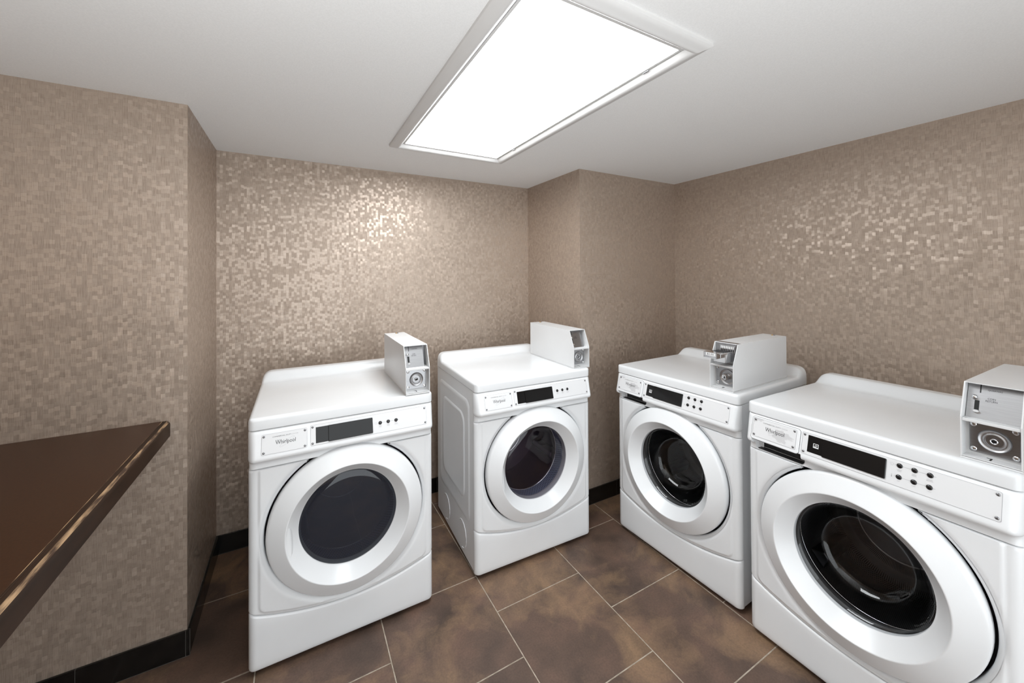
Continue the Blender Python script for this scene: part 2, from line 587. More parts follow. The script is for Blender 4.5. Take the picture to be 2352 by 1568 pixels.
# unseen front wall; its opening is shaped to let world light in as fill
fr = struct(MB().box(XL - T, -0.30, YF - T, YF, 0, H).box(1.70, XR, YF - T, YF, 0, H).build('wall_front', M['wall'], smooth=0))
wall('wall_back_left', XL - T, BUMP_X, BUMP_Y, YB + T)
wall('wall_back_right', COL_X, XR, COL_Y, YB + T)
struct(MB().box(XL - T, XR + T, YF - T, YB + T, H, H + 0.1).build('ceiling', M['ceiling'], smooth=0))
floor = struct(MB().box(XL - T, XR + T, YF - T, YB + T, -0.06, -0.0015).build('floor', M['grout'], smooth=0))

# floor tiles, 18 inch, half bond along Y
TS, U0, V0 = 0.457, 0.31637743, 1.52293067
GAP = 0.0045
def floor_tile(x0, x1, y0, y1):
    b = 0.0012
    z0, z1 = -0.012, 0.0
    vs = [(x0, y0, z0), (x1, y0, z0), (x1, y1, z0), (x0, y1, z0),
          (x0, y0, z1 - b), (x1, y0, z1 - b), (x1, y1, z1 - b), (x0, y1, z1 - b),
          (x0 + b, y0 + b, z1), (x1 - b, y0 + b, z1), (x1 - b, y1 - b, z1), (x0 + b, y1 - b, z1)]
    fs = [(8, 9, 10, 11)]
    for j in (0, 4):
        for i in range(4):
            k = (i + 1) % 4
            fs.append((j + i, j + k, j + 4 + k, j + 4 + i))
    o = Vector(((x0 + x1) / 2, (y0 + y1) / 2, 0))
    return MB().add(vs, fs).build('floor_tile', M['tile'], floor, smooth=0, origin=o)

for ci in range(-4, 6):
    x0 = U0 + ci * TS
    shift = 0.0 if (ci % 2) else 0.5
    for rj in range(-7, 5):
        y0 = V0 + (rj + shift) * TS
        a0, a1 = max(x0 + GAP / 2, XL), min(x0 + TS - GAP / 2, XR)
        b0, b1 = max(y0 + GAP / 2, YF), min(y0 + TS - GAP / 2, YB)
        if a1 - a0 < 0.02 or b1 - b0 < 0.02:
            continue
        if a1 < BUMP_X and b0 > BUMP_Y:
            continue
        if a0 > COL_X and b0 > COL_Y:
            continue
        # cut tiles stop at the two wall blocks
        if b1 > BUMP_Y and b0 < BUMP_Y and a1 <= BUMP_X:
            b1 = BUMP_Y
        if b1 > COL_Y and b0 < COL_Y and a0 >= COL_X:
            b1 = COL_Y
        floor_tile(a0, a1, b0, b1)

# black tile baseboards: bed of grout with single tiles on it
BBH, BBT = 0.100, 0.010
def baseboard(name, axis, fixed, a0, a1, sgn, first=0.305):
    """axis 'x': runs along X at y = fixed, facing sgn*y; axis 'y' likewise"""
    def bx(mb, s0, s1, d0, d1, z0, z1):
        lo, hi = sorted((fixed + sgn * d0, fixed + sgn * d1))
        if axis == 'x':
            mb.box(s0, s1, lo, hi, z0, z1)
        else:
            mb.box(lo, hi, s0, s1, z0, z1)
    mb = MB()
    bx(mb, a0, a1, 0, BBT - 0.0015, 0, BBH - 0.001)
    root = struct(mb.build(name, M['base_grout'], smooth=0))
    s = a0
    step = first
    while s < a1 - 0.01:
        e = min(s + step, a1)
        mb = MB()
        bx(mb, s + 0.0012, e - 0.0012, 0.002, BBT, 0.003, BBH)
        mb.build('baseboard_tile', M['base_tile'], root, smooth=0, bevel=0.0008, segs=1)
        s = e
        step = 0.305
    return root
baseboard('baseboard_back', 'x', YB, BUMP_X, COL_X, -1)
baseboard('baseboard_left', 'x', BUMP_Y, XL, BUMP_X + BBT, -1, first=(BUMP_X + BBT - XL) - 0.610 + 0.292)
baseboard('baseboard_left_return', 'y', BUMP_X, BUMP_Y, YB - BBT, 1, first=0.27)
baseboard('baseboard_back_return', 'y', COL_X, COL_Y, YB - BBT, -1)
baseboard('baseboard_back_right', 'x', COL_Y, COL_X - BBT, XR, -1)
baseboard('baseboard_right', 'y', XR, YF, COL_Y - BBT, -1)

# ------------------------------------------------------------------ ceiling light
LX0, LX1, LY0, LY1 = 0.420, 1.081, 0.695, 2.040
lamp = empty('ceiling_light', ((LX0 + LX1) / 2, (LY0 + LY1) / 2, H), 0,
             'large rectangular ceiling light, glowing white lens in a white moulding frame', 'ceiling light')
OFF = Vector(((LX0 + LX1) / 2, (LY0 + LY1) / 2, H))
# moulding profile: d = distance inwards from the outer edge, h = drop below the ceiling
prof = [(0.0, 0.0), (0.0, 0.010), (0.003, 0.013), (0.010, 0.0165), (0.020, 0.0195), (0.026, 0.0225), (0.031, 0.024),
        (0.036, 0.0235), (0.043, 0.019), (0.050, 0.012), (0.055, 0.007), (0.056, 0.002), (0.056, 0.0)]
def frame_piece(c0, c1, name):
    # c0, c1: functions d -> corner point of that piece
    n = len(prof)
    vs = []
    for c in (c0, c1):
        for d, h in prof:
            x, y = c(d)
            vs.append((x, y, H - h))
    fs = [(i, i + 1, n + i + 1, n + i) for i in range(n - 1)]
    return MB().add(vs, fs).build(name, M['lamp_frame'], lamp, smooth=30, fix=False)
cor = [lambda d: (LX0 + d, LY0 + d), lambda d: (LX1 - d, LY0 + d), lambda d: (LX1 - d, LY1 - d), lambda d: (LX0 + d, LY1 - d)]
for i in range(4):
    frame_piece(cor[i], cor[(i + 1) % 4], 'frame_moulding')
# steel door of the fixture around the lens
mb = MB()
d0, d1 = 0.057, 0.067
for (a0, a1, b0, b1) in ((LX0 + d0, LX1 - d0, LY0 + d0, LY0 + d1), (LX0 + d0, LX1 - d0, LY1 - d1, LY1 - d0),
                         (LX0 + d0, LX0 + d1, LY0 + d1, LY1 - d1), (LX1 - d1, LX1 - d0, LY0 + d1, LY1 - d1)):
    mb.box(a0, a1, b0, b1, H - 0.006, H)
mb.build('lens_rim', M['lamp_frame'], lamp, smooth=0, bevel=0.001, segs=1)
MB().box(LX0 + d1, LX1 - d1, LY0 + d1, LY1 - d1, H - 0.004, H - 0.001).build('lens', M['lens'], lamp, smooth=0)
for (x, y) in ((LX1 - d0 - 0.001, LY0 + 0.20), (LX1 - d0 - 0.001, LY1 - 0.25)):
    MB().box(x - 0.003, x + 0.003, y - 0.012, y + 0.012, H - 0.010, H - 0.005).build('lens_latch', M['dull_steel'], lamp, smooth=0, bevel=0.001, segs=1)
OFF = Vector((0, 0, 0))

# ------------------------------------------------------------------ counter
CT, CTH, CE = 0.930, 0.062, -0.433
cy0 = -0.55
counter = empty('folding_counter', ((XL + CE) / 2, (cy0 + BUMP_Y) / 2, CT - CTH), 0,
                'dark brown folding counter with worn rounded edge, fixed to the left wall', 'counter')
OFF = Vector(((XL + CE) / 2, (cy0 + BUMP_Y) / 2, CT - CTH))
MB().box(XL + 0.001, CE - 0.024, cy0, BUMP_Y - 0.001, CT - 0.036, CT).build('counter_top', M['counter'], counter, smooth=0)
# front edge strip with a routed step and a rounded nose
ep = [(-0.024, -0.036), (-0.024, 0.0), (-0.0205, 0.0), (-0.0195, -0.0012), (-0.0175, -0.0012), (-0.0165, 0.0)]
nose = [(-0.0165 + 0.0165 * math.sin(a), -0.0165 + 0.0165 * math.cos(a)) for a in [PI / 2 * i / 8 for i in range(1, 9)]]
full = ep + nose + [(0.0, -CTH + 0.002), (-0.002, -CTH), (-0.024, -CTH)]
def ext(pts, y0, y1, closed=True):
    mb = MB()
    mb.prism(pts, lambda a, b: (CE + a, y0, CT + b), lambda a, b: (CE + a, y1, CT + b))
    return mb
ext(full, cy0, BUMP_Y - 0.001).build('edge_strip', M['counter_edge'], counter, smooth=30)
# bare worn band along the nose and the pale line beside the step
band = [(a + 0.0004 * math.sin(t), b + 0.0004 * math.cos(t)) for (a, b), t in zip(nose[1:5], [PI / 2 * i / 8 for i in range(2, 6)])]
inner = [(a - 0.002, b - 0.002) for a, b in reversed(nose[1:5])]
ext(band + inner, cy0, BUMP_Y - 0.003).build('worn_band', M['worn_edge'], counter, smooth=30)
ext([(-0.0240, 0.0004), (-0.0226, 0.0004), (-0.0226, -0.001), (-0.0240, -0.001)], cy0, BUMP_Y - 0.003).build('worn_line', M['worn_edge'], counter, smooth=0)
OFF = Vector((0, 0, 0))

# ------------------------------------------------------------------ laundry machines
W, DEP = 0.702, 0.655
XC, ZC = 0.352, 0.496
HL0, HL1 = 0.911, 0.957          # worktop underside and top
def seam(x):
    return 0.168 + 0.53 * (x - XC) ** 2

def plan(xs, r, yb, narc=7):
    """points round the front of a cabinet: (x, y, nx, ny)"""
    out = [(0.0, yb, -1, 0), (0.0, yb * 0.6 + r * 0.4, -1, 0), (0.0, r + 0.004, -1, 0)]
    for i in range(narc + 1):
        a = PI / 2 * i / narc
        out.append((r - r * math.cos(a), r - r * math.sin(a), -math.cos(a), -math.sin(a)))
    for x in xs:
        if r + 0.002 < x < W - r - 0.002:
            out.append((x, 0.0, 0, -1))
    for i in range(narc + 1):
        a = PI / 2 * i / narc
        out.append((W - r + r * math.sin(a), r - r * math.cos(a), math.sin(a), -math.cos(a)))
    out += [(W, r + 0.004, 1, 0), (W, yb * 0.6 + r * 0.4, 1, 0), (W, yb, 1, 0)]
    return out

def wrap(mb, xs, r, yb, rows, extra=None, mask=None):
    """rows: (zfunc or z, side offset, front offset); extra(x, z) pushes the front further out"""
    pl = plan(xs, r, yb)
    n = len(pl)
    vs, fs = [], []
    for z, os_, of in rows:
        for (x, y, nx, ny) in pl:
            zz = z(min(max(x, 0), W)) if callable(z) else z
            e = extra(x, zz, of) if (extra and ny < -0.5) else 0.0
            vs.append((x + nx * os_, y + ny * (of + e), zz))
    for j in range(len(rows) - 1):
        for i in range(n - 1):
            q = (j * n + i, j * n + i + 1, (j + 1) * n + i + 1, (j + 1) * n + i)
            if mask:
                cx = sum(vs[k][0] for k in q) / 4
                cz = sum(vs[k][2] for k in q) / 4
                if mask(cx, cz) and vs[q[0]][1] < 0.03:
                    continue
            fs.append(q)
    return mb.add(vs, fs)

def lin(a, b, n):
    return [a + (b - a) * i / (n - 1) for i in range(n)]

XS_FINE = sorted(set([round(v, 5) for v in lin(0.028, 0.058, 9) + lin(0.06, W - 0.06, 110) + lin(W - 0.058, W - 0.028, 9)]))

def sd_rrect(x, z, x0, x1, z0, z1, r):
    qx = abs(x - (x0 + x1) / 2) - (x1 - x0) / 2 + r
    qz = abs(z - (z0 + z1) / 2) - (z1 - z0) / 2 + r
    return math.hypot(max(qx, 0), max(qz, 0)) + min(max(qx, qz), 0) - r

def front_extra(x, z, of=0.0):
    # raised centre plate with rounded lower corners
    lift = 0.0045 * smooth01((0.0015 - sd_rrect(x, z, 0.034, W - 0.034, seam(x) + 0.012, 0.95, 0.022)) / 0.006)
    d = math.hypot(x - XC, z - ZC)
    dish = 0.014 * (1 - smooth01((d - 0.297) / 0.030))
    return lift - dish

def door_xf(a, b, h):
    return (XC + a, h, ZC + b)

LEFT_PL = (0.044, 0.194, 0.012, 0.083)
FAS = Frame((0, -0.0035, 0.905), (1, 0, 0), (0, -0.0235, -0.087))
def fas_y(z):
    return 0.0035 + 0.0235 * (0.905 - z) / 0.087

def screw(F, u, t, h, parent, r=0.0042, mat='screw', name='screw'):
    mb = MB()
    mb.lathe([(r, h - 0.0005), (r, h + 0.0008), (r * 0.8, h + 0.0018), (r * 0.45, h + 0.0022), (r * 0.38, h + 0.0008), (0.0001, h + 0.0008)],
             14, lambda a, b, c: F(u + a, t + b, c))
    return mb.build(name, M[mat], parent, smooth=45)

def button(F, u, t, parent, r=0.0072):
    mb = MB()
    mb.lathe([(r, 0.0), (r, 0.0014), (r * 0.93, 0.0024), (r * 0.75, 0.0034), (r * 0.45, 0.0041), (0.0001, 0.0043)], 24,
             lambda a, b, c: F(u + a, t + b, c))
    return mb.build('button', M['black'], parent, smooth=50)

def machine(kind, pose, label, group):
    global OFF
    washer = kind == 'washer'
    x, y, a = pose
    c, s = math.cos(a), math.sin(a)
    lx, ly = W / 2, DEP / 2
    root = empty('washing_machine' if washer else 'tumble_dryer', (x + lx * c - ly * s, y + lx * s + ly * c, 0), a, label,
                 'washing machine' if washer else 'dryer', group)
    OFF = Vector((lx, ly, 0))
    # ---- cabinet: two sides, back, bottom (no front: the panels close it)
    mb = MB()
    mb.box(0.003, W - 0.003, 0.026, DEP - 0.01, 0.024, HL0 - 0.001, skip=('front',))
    mb.box(0.003, 0.05, 0.026, 0.028, 0.024, HL0 - 0.001)
    mb.box(W - 0.05, W - 0.003, 0.026, 0.028, 0.024, HL0 - 0.001)
    cab = mb.build('cabinet', M['white'], root, smooth=30)
    # pressed relief on both sides
    for sx, nx in ((0.003, -1), (W - 0.003, 1)):
        mb = MB()
        F = Frame((sx, 0, 0), (0, 1, 0), (0, 0, -1))
        F.n = Vector((nx, 0, 0))
        def ridge(u0, u1, z0, z1, r, w, hh):
            a_ = rrect(u0, u1, -z1, -z0, r, 8)
            b_ = rrect(u0 + w * 0.4, u1 - w * 0.4, -z1 + w * 0.4, -z0 - w * 0.4, r, 8)
            c_ = rrect(u0 + w, u1 - w, -z1 + w, -z0 - w, max(r - w * 0.3, 0.002), 8)
            n = len(a_)
            vs = [F(u, t, 0) for u, t in a_] + [F(u, t, hh) for u, t in b_] + [F(u, t, hh * 0.5) for u, t in c_]
            fs = [(j * n + i, j * n + (i + 1) % n, (j + 1) * n + (i + 1) % n, (j + 1) * n + i) for j in range(2) for i in range(n)]
            fs.append(tuple(range(2 * n, 3 * n)))
            mb.add(vs, fs)
        ridge(0.085, 0.600, 0.225, 0.850, 0.05, 0.026, 0.0040)
        ridge(0.150, 0.535, 0.310, 0.770, 0.06, 0.026, 0.0065)
        for yy in (0.20, 0.47):
            pts = [(sx + nx * 0.0005, yy + 0.062 * math.cos(t), 0.115 + 0.070 * math.sin(t)) for t in lin(PI * 0.28, PI * 1.5, 22)]
            mb.tube(pts, 0.0028, 8)
        mb.build('side_relief', M['white'], cab, smooth=60)
    # ---- worktop with raised rear splash
    hx, y0, y1 = W / 2, -0.004, DEP + 0.004
    e = [0, 0.0015, 0.004, 0.008, 0.012, 0.016, 0.022, 0.030, 0.042]
    gx = [-hx + d for d in e] + lin(-hx + 0.07, hx - 0.07, 12) + [hx - d for d in reversed(e)]
    gy = [y0 + d for d in e] + lin(0.08, 0.54, 6) + lin(0.555, 0.612, 12) + [y1 - d for d in reversed(e)]
    R, rb = 0.022, 0.013
    def top(px, py):
        ax, ay = abs(px), abs(py - (y0 + y1) / 2)
        ex, ey = hx - R, (y1 - y0) / 2 - R
        d = min(hx - ax, (y1 - y0) / 2 - ay)
        qx, qy = px, py
        if ax > ex and ay > ey:
            u, v = (ax - ex) / R, (ay - ey) / R
            d = R * (1 - max(u, v))
            u2, v2 = u * math.sqrt(1 - v * v / 2), v * math.sqrt(1 - u * u / 2)
            qx = math.copysign(ex + R * u2, px)
            qy = (y0 + y1) / 2 + math.copysign(ey + R * v2, py - (y0 + y1) / 2)
        sp = smooth01((py - 0.552) / 0.058)
        de = min(hx - ax, 0.045) / 0.045
        en = math.sqrt(max(0.0, 1 - (1 - de) ** 2))
        z = HL1 + 0.043 * sp * en
        if d < rb:
            z -= rb - math.sqrt(max(0.0, rb * rb - (rb - d) ** 2))
        return (hx + qx, qy, z)
    nx_, ny_ = len(gx), len(gy)
    vs = [top(px, py) for py in gy for px in gx]
    fs = [(j * nx_ + i, j * nx_ + i + 1, (j + 1) * nx_ + i + 1, (j + 1) * nx_ + i) for j in range(ny_ - 1) for i in range(nx_ - 1)]
    mb = MB().add(vs, fs)
    ring = [i for i in range(nx_)] + [j * nx_ + nx_ - 1 for j in range(1, ny_)] + [(ny_ - 1) * nx_ + i for i in range(nx_ - 2, -1, -1)] + [j * nx_ for j in range(ny_ - 2, 0, -1)]
    rv = [vs[i] for i in ring]
    lo = [(px, py, HL0 + 0.003) for px, py, pz in rv]
    lo2 = [(hx + (px - hx) * 0.988, (y0 + y1) / 2 + (py - (y0 + y1) / 2) * 0.988, HL0) for px, py, pz in rv]
    n = len(rv)
    mb.add(rv + lo + lo2, [(j * n + i, j * n + (i + 1) % n, (j + 1) * n + (i + 1) % n, (j + 1) * n + i) for j in range(2) for i in range(n)] + [tuple(range(2 * n, 3 * n))])
    mb.build('worktop', M['white_lid'], root, smooth=50)
    # ---- control panel: sloping fascia, rounded nose, recess beneath
    def pocket(px, z, of):
        if not washer or z > 0.8155:
            return 0.0
        d = sd_rrect(px, z, 0.032, 0.205, 0.7715, 0.86, 0.012)
        return (-0.036 - of) * smooth01((0.001 - d) / 0.002)
    rows = [(0.9095, -0.012, -0.012), (0.9095, -0.004, -0.003), (0.908, -0.001, 0.0005), (0.905, 0.0, fas_y(0.905))]
    rows += [(z, 0.001, fas_y(z)) for z in lin(0.895, 0.819, 6)]
    rows += [(0.814, 0.0015, 0.0278), (0.809, 0.0015, 0.0280), (0.804, 0.001, 0.0265), (0.8005, 0.0, 0.0235), (0.7985, -0.0015, 0.019), (0.7972, -0.003, 0.013),
             (0.7964, -0.003, 0.009), (0.7955, -0.003, 0.005)]
    rows += [(z, -0.002, v) for z, v in ((0.794, 0.002), (0.791, -0.001), (0.788, -0.0025), (0.785, -0.003), (0.782, -0.003), (0.779, -0.0025), (0.776, -0.002), (0.774, -0.0015), (0.772, -0.001), (0.770, -0.0005))]
    rows += [(0.768, -0.001, -0.0005), (0.7668, -0.003, -0.003), (0.7665, -0.012, -0.014)]
    xs = sorted(set([round(v, 5) for v in XS_FINE + lin(0.190, 0.208, 26) + lin(0.027, 0.048, 22)]))
    mb = wrap(MB(), xs, 0.024, 0.027, rows, extra=pocket)
    cp = mb.build('control_panel', M['plastic'], root, smooth=50)
    if washer:
        mb = MB()
        a_ = rrect(0.0350, 0.2035, 0.0040, 0.040, 0.011)
        mb.prism(a_, lambda p_, q_: (p_, q_, 0.7705), lambda p_, q_: (p_, q_, 0.7724))
        mb.box(0.0345, 0.2030, 0.0335, 0.0348, 0.7715, 0.8160)
        mb.build('recess_shade_insert', M['recess'], cp, smooth=0)  # added dark insert: shade inside the pull pocket put into its colour
    # ---- badge side: screwed plate on the dryer, detergent drawer front on the washer
    if washer:
        mb = plate(MB(), FAS, 0.028, 0.199, 0.003, 0.0925, -0.012, 0.0032, r=0.010, bev=0.0016)
        # rolled lower lip of the drawer front
        dr = mb.build('detergent_drawer', M['plastic'], root, smooth=40)
        outline(MB(), FAS, 0.0268, 0.2002, 0.0018, 0.0937, 0.0112, 0.0013, -0.001, 0.0004).build('drawer_gap', M['ink'], dr, smooth=0)
        bp, bh, bu0, bu1, bt0, bt1 = dr, 0.0034, 0.0335, 0.188, 0.008, 0.080
        plate(MB(), FAS, bu0, bu1, bt0, bt1, 0.003, bh + 0.0006, r=0.005).build('badge_plate', M['worn_plate'], dr, smooth=40)
        bpar = dr
    else:
        bp, bh, bu0, bu1, bt0, bt1 = cp, 0.0002, 0.044, 0.194, 0.012, 0.083
        plate(MB(), FAS, bu0, bu1, bt0, bt1, -0.002, bh + 0.0006, r=0.004).build('badge_plate', M['plate'], cp, smooth=40)
        bpar = cp
    hh = bh + 0.0006
    outline(MB(), FAS, bu0 - 0.0005, bu1 + 0.0005, bt0 - 0.0005, bt1 + 0.0005, 0.005, 0.0008, hh - 0.0012, hh + 0.00005).build('plate_outline', M['ink_light'], bpar, smooth=0)
    for u in (bu0 + 0.007, bu1 - 0.007):
        for t in (bt0 + 0.007, bt1 - 0.007):
            screw(FAS, u, t, hh, bpar)
    k = (bu1 - bu0) / 0.150
    um = bu0 + 0.076 * k
    lettering('brand_lettering', 'Whirlpool', FAS, bu0 + 0.078 * k, bt0 + 0.036, 0.066 * k, M['ink'], bpar, hh + 0.0003, height=0.0185)
    lettering('duty_lettering', 'COMMERCIAL DUTY', FAS, bu0 + 0.066 * k, bt0 + 0.0125, 0.062 * k, M['ink'], bpar, hh + 0.0003, height=0.0036)
    lettering('kind_lettering', 'WASHER' if washer else 'DRYER', FAS, bu0 + 0.110 * k, bt0 + 0.0125, 0.021 * k, M['ink_light'], bpar, hh + 0.0003, height=0.0034)
    # ring swoosh through the brand lettering and the tiny mark above it
    mb = MB()
    def sw(t0, t1, n):
        P = []
        for t in lin(t0, t1, n):
            p_, q_ = 0.029 * k * math.cos(t), 0.0052 * math.sin(t)
            r_ = math.radians(-33)
            P.append((bu0 + 0.083 * k + p_ * math.cos(r_) - q_ * math.sin(r_), bt0 + 0.036 + p_ * math.sin(r_) + q_ * math.cos(r_)))
        return P
    for P in (sw(-2.2, 0.9, 20), sw(1.4, 4.0, 20)):
        vs, fs = [], []
        for i, (u, t) in enumerate(P):
            vs += [FAS(u - 0.0002, t - 0.0002, hh + 0.00025), FAS(u + 0.0002, t + 0.0002, hh + 0.00025)]
        fs = [(2 * i, 2 * i + 1, 2 * i + 3, 2 * i + 2) for i in range(len(P) - 1)]
        mb.add(vs, fs)
    mb.build('brand_swoosh', M['ink_light'], bpar, smooth=0)
    mb = MB()
    u0_, t0_ = bu0 + 0.045 * k, bt0 + 0.0265
    for du, w_ in ((0, 0.0022), (0.0052, 0.0028), (0.0105, 0.0028), (0.0165, 0.0022)):
        mb.add([FAS(u0_ + du * k, t0_, hh + 0.0003), FAS(u0_ + (du + w_) * k, t0_, hh + 0.0003), FAS(u0_ + (du + w_) * k, t0_ - 0.0016, hh + 0.0003), FAS(u0_ + du * k, t0_ - 0.0016, hh + 0.0003)], [(0, 1, 2, 3)])
    mb.build('brand_dashes', M['ink_grey'], bpar, smooth=0)
    # ---- control overlay, display, buttons
    cu0, cu1, ct0, ct1 = 0.2065, 0.668, 0.006, 0.082
    ch = 0.0008
    plate(MB(), FAS, cu0, cu1, ct0, ct1, -0.002, ch, r=0.005).build('control_plate', M['plate'], cp, smooth=40)
    outline(MB(), FAS, cu0 - 0.0005, cu1 + 0.0005, ct0 - 0.0005, ct1 + 0.0005, 0.005, 0.0008, -0.001, ch + 0.00005).build('plate_outline', M['ink_light'], cp, smooth=0)
    for u in (cu0 + 0.007, cu1 - 0.007):
        for t in (ct0 + 0.008, ct1 - 0.008):
            screw(FAS, u, t, ch, cp)
    du0, du1, dt0, dt1 = 0.2245, 0.438, (0.012, 0.0155)[not washer], (0.072, 0.0755)[not washer]
    if not washer:
        dt0, dt1 = 0.0165, 0.0765
    plate(MB(), FAS, du0, du1, dt0, dt1 - 0.001, 0.0, ch + 0.0008, r=0.0012).build('display_panel', M['display'] if washer or group is None else M['display'], cp, smooth=40)
    plate(MB(), FAS, du0 + 0.045, du1 + 0.0005, dt0 - 0.0005, dt1 + 0.001, 0.0, ch + 0.0042, r=0.003, bev=0.0014).build('display_window', M['display'], cp, smooth=40)
    if washer:
        # small white pictogram: square frame with a wave inside
        Fh = ch + 0.0011
        mb = MB()
        iu, it, iw = du0 + 0.0175, 0.036, 0.0165
        outline(mb, FAS, iu, iu + iw, it, it + 0.0155, 0.001, 0.0016, ch, Fh)
        plate(mb, FAS, iu + 0.001, iu + iw - 0.001, it + 0.0115, it + 0.0145, ch, Fh, r=0.0006, bev=0.0002)
        for (p0, p1) in (((0.003, 0.010), (0.008, 0.0045)), ((0.008, 0.0045), (0.013, 0.0055)), ((0.006, 0.0105), (0.0125, 0.0075))):
            dx, dy = p1[0] - p0[0], p1[1] - p0[1]
            L = math.hypot(dx, dy)
            ox, oy = -dy / L * 0.0007, dx / L * 0.0007
            q = [(p0[0] + ox, p0[1] + oy), (p1[0] + ox, p1[1] + oy), (p1[0] - ox, p1[1] - oy), (p0[0] - ox, p0[1] - oy)]
            mb.prism(q, lambda a_, b_: FAS(iu + a_, it + b_, ch), lambda a_, b_: FAS(iu + a_, it + b_, Fh))
        mb.build('display_pictogram', M['white_ink'], cp, smooth=0)
        rowsb = [(0.020, ('COTTON/\nWHITES', 'PERM\nPRESS', 'COLORS/\nDELICATES')), (0.054, ('HOT', 'WARM', 'COLD'))]
    else:
        rowsb = [(0.0425, ('COTTON/\nWHITES', 'PERM\nPRESS', 'COLORS/\nDELICATES'))]
    for bt, names in rowsb:
        mb = MB()
        for u0_, u1_ in ((0.4585, 0.462), (0.476, 0.495), (0.509, 0.528), (0.542, 0.5475)):
            mb.add([FAS(u0_, bt - 0.0003, ch + 0.0002), FAS(u1_, bt - 0.0003, ch + 0.0002), FAS(u1_, bt + 0.0003, ch + 0.0002), FAS(u0_, bt + 0.0003, ch + 0.0002)], [(0, 1, 2, 3)])
        mb.build('button_line', M['ink_grey'], cp, smooth=0)
        for u, nm in zip((0.469, 0.502, 0.535), names):
            button(FAS, u, bt, cp)
            wd = {'HOT': 0.006, 'WARM': 0.009, 'COLD': 0.009}.get(nm, 0.010 if 'PERM' in nm else (0.014 if 'COLOR' in nm else 0.012))
            two = '\n' in nm
            lettering('button_lettering', nm, FAS, u, bt + (0.0145 if two else 0.0118), wd, M['ink_light'], cp, ch + 0.0003, height=0.0066 if two else 0.0022)
    # shirt pictogram, and on washers a thermometer
    def stroke(mb, P, w):
        for (a0, b0), (a1, b1) in zip(P[:-1], P[1:]):
            dx, dy = a1 - a0, b1 - b0
            L = math.hypot(dx, dy) or 1
            ox, oy = -dy / L * w, dx / L * w
            mb.add([FAS(a0 + ox, b0 + oy, ch + 0.0003), FAS(a1 + ox, b1 + oy, ch + 0.0003), FAS(a1 - ox, b1 - oy, ch + 0.0003), FAS(a0 - ox, b0 - oy, ch + 0.0003)], [(0, 1, 2, 3)])
    bt = rowsb[0][0]
    sh = [(-0.002, -0.004), (-0.0045, -0.0025), (-0.0035, 0.0), (-0.0025, -0.0005), (-0.0025, 0.004), (0.0025, 0.004), (0.0025, -0.0005), (0.0035, 0.0), (0.0045, -0.0025), (0.002, -0.004), (0, -0.003), (-0.002, -0.004)]
    mb = MB()
    stroke(mb, [(0.4515 + a_, bt + 0.0005 + b_) for a_, b_ in sh], 0.00022)
    mb.build('shirt_pictogram', M['ink_light'], cp, smooth=0)
    if washer:
        mb = MB()
        mb.lathe([(0.0013, ch), (0.0013, ch + 0.0003), (0.0001, ch + 0.0003)], 12, lambda a_, b_, c_: FAS(0.4525 + a_, 0.0575 + b_, c_))
        stroke(mb, [(0.4525, 0.057), (0.4525, 0.0505)], 0.0004)
        mb.build('thermometer_pictogram', M['ink_grey'], cp, smooth=0)
    # ---- front panel with hole behind the door
    zt = 0.7640
    n = 96
    ts = [0.0, 0.008, 0.016, 0.024, 0.034, 0.046, 0.06] + lin(0.085, 0.97, n) + [0.985]
    rows = [(lambda px: seam(px) + 0.002, -0.012, -0.016), (lambda px: seam(px) + 0.002, -0.003, -0.005),
            (lambda px: seam(px) + 0.0035, -0.001, -0.0015), (lambda px: seam(px) + 0.0065, 0.0, 0.0)]
    for t in ts:
        rows.append((lambda px, t=t: (seam(px) + 0.008) * (1 - t) + (zt - 0.003) * t, 0.0, 0.0))
    rows += [(zt - 0.002, -0.0008, -0.0005), (zt - 0.0006, -0.002, -0.0025), (zt, -0.012, -0.014)]
    mb = wrap(MB(), XS_FINE, 0.024, 0.027, rows, extra=front_extra, mask=lambda px, pz: math.hypot(px - XC, pz - ZC) < 0.3065)
    mb.build('front_panel', M['white'], root, smooth=50)
    # ---- kick panel
    rows = [(0.024, -0.012, -0.020), (0.0215, -0.006, -0.010), (0.020, -0.003, -0.005), (0.0215, -0.001, -0.002), (0.026, 0.0, 0.0)]
    for t in (0.1, 0.3, 0.5, 0.7, 0.85):
        rows.append((lambda px, t=t: 0.026 * (1 - t) + (seam(px) - 0.012) * t, 0.0, 0.001))
    rows += [(lambda px: seam(px) - 0.010, 0.0, 0.001), (lambda px: seam(px) - 0.0065, -0.0006, 0.0002), (lambda px: seam(px) - 0.0035, -0.0018, -0.002),
             (lambda px: seam(px) - 0.0015, -0.004, -0.005), (lambda px: seam(px) - 0.001, -0.013, -0.018)]
    mb = wrap(MB(), lin(0.03, W - 0.03, 26), 0.026, 0.027, rows)
    mb.build('kick_panel', M['white'], root, smooth=50)
    # ---- door ring
    pr = [(0.266, 0.024), (0.2935, 0.022), (0.2960, 0.014), (0.2965, 0.0), (0.2963, -0.0080), (0.2952, -0.0130), (0.2930, -0.0165), (0.2900, -0.0190),
          (0.2860, -0.0212), (0.2700, -0.0293), (0.2500, -0.0394), (0.2350, -0.0466), (0.2330, -0.0474), (0.2312, -0.0474), (0.2298, -0.0464), (0.2287, -0.0448), (0.2240, -0.0390), (0.2140, -0.0262), (0.2040, -0.0130), (0.1950, -0.0012),
          (0.1920, 0.0026), (0.1900, 0.0046), (0.1882, 0.0060), (0.1872, 0.0090), (0.1872, 0.022)]
    rec = MB().lathe([(0.3145, -0.0010), (0.3110, 0.0012), (0.3070, 0.0040), (0.3045, 0.0070), (0.3030, 0.0110), (0.3030, 0.042)], 144, door_xf)
    rec.f = [f for f in rec.f if max(rec.v[i][2] for i in f) < 0.7625]
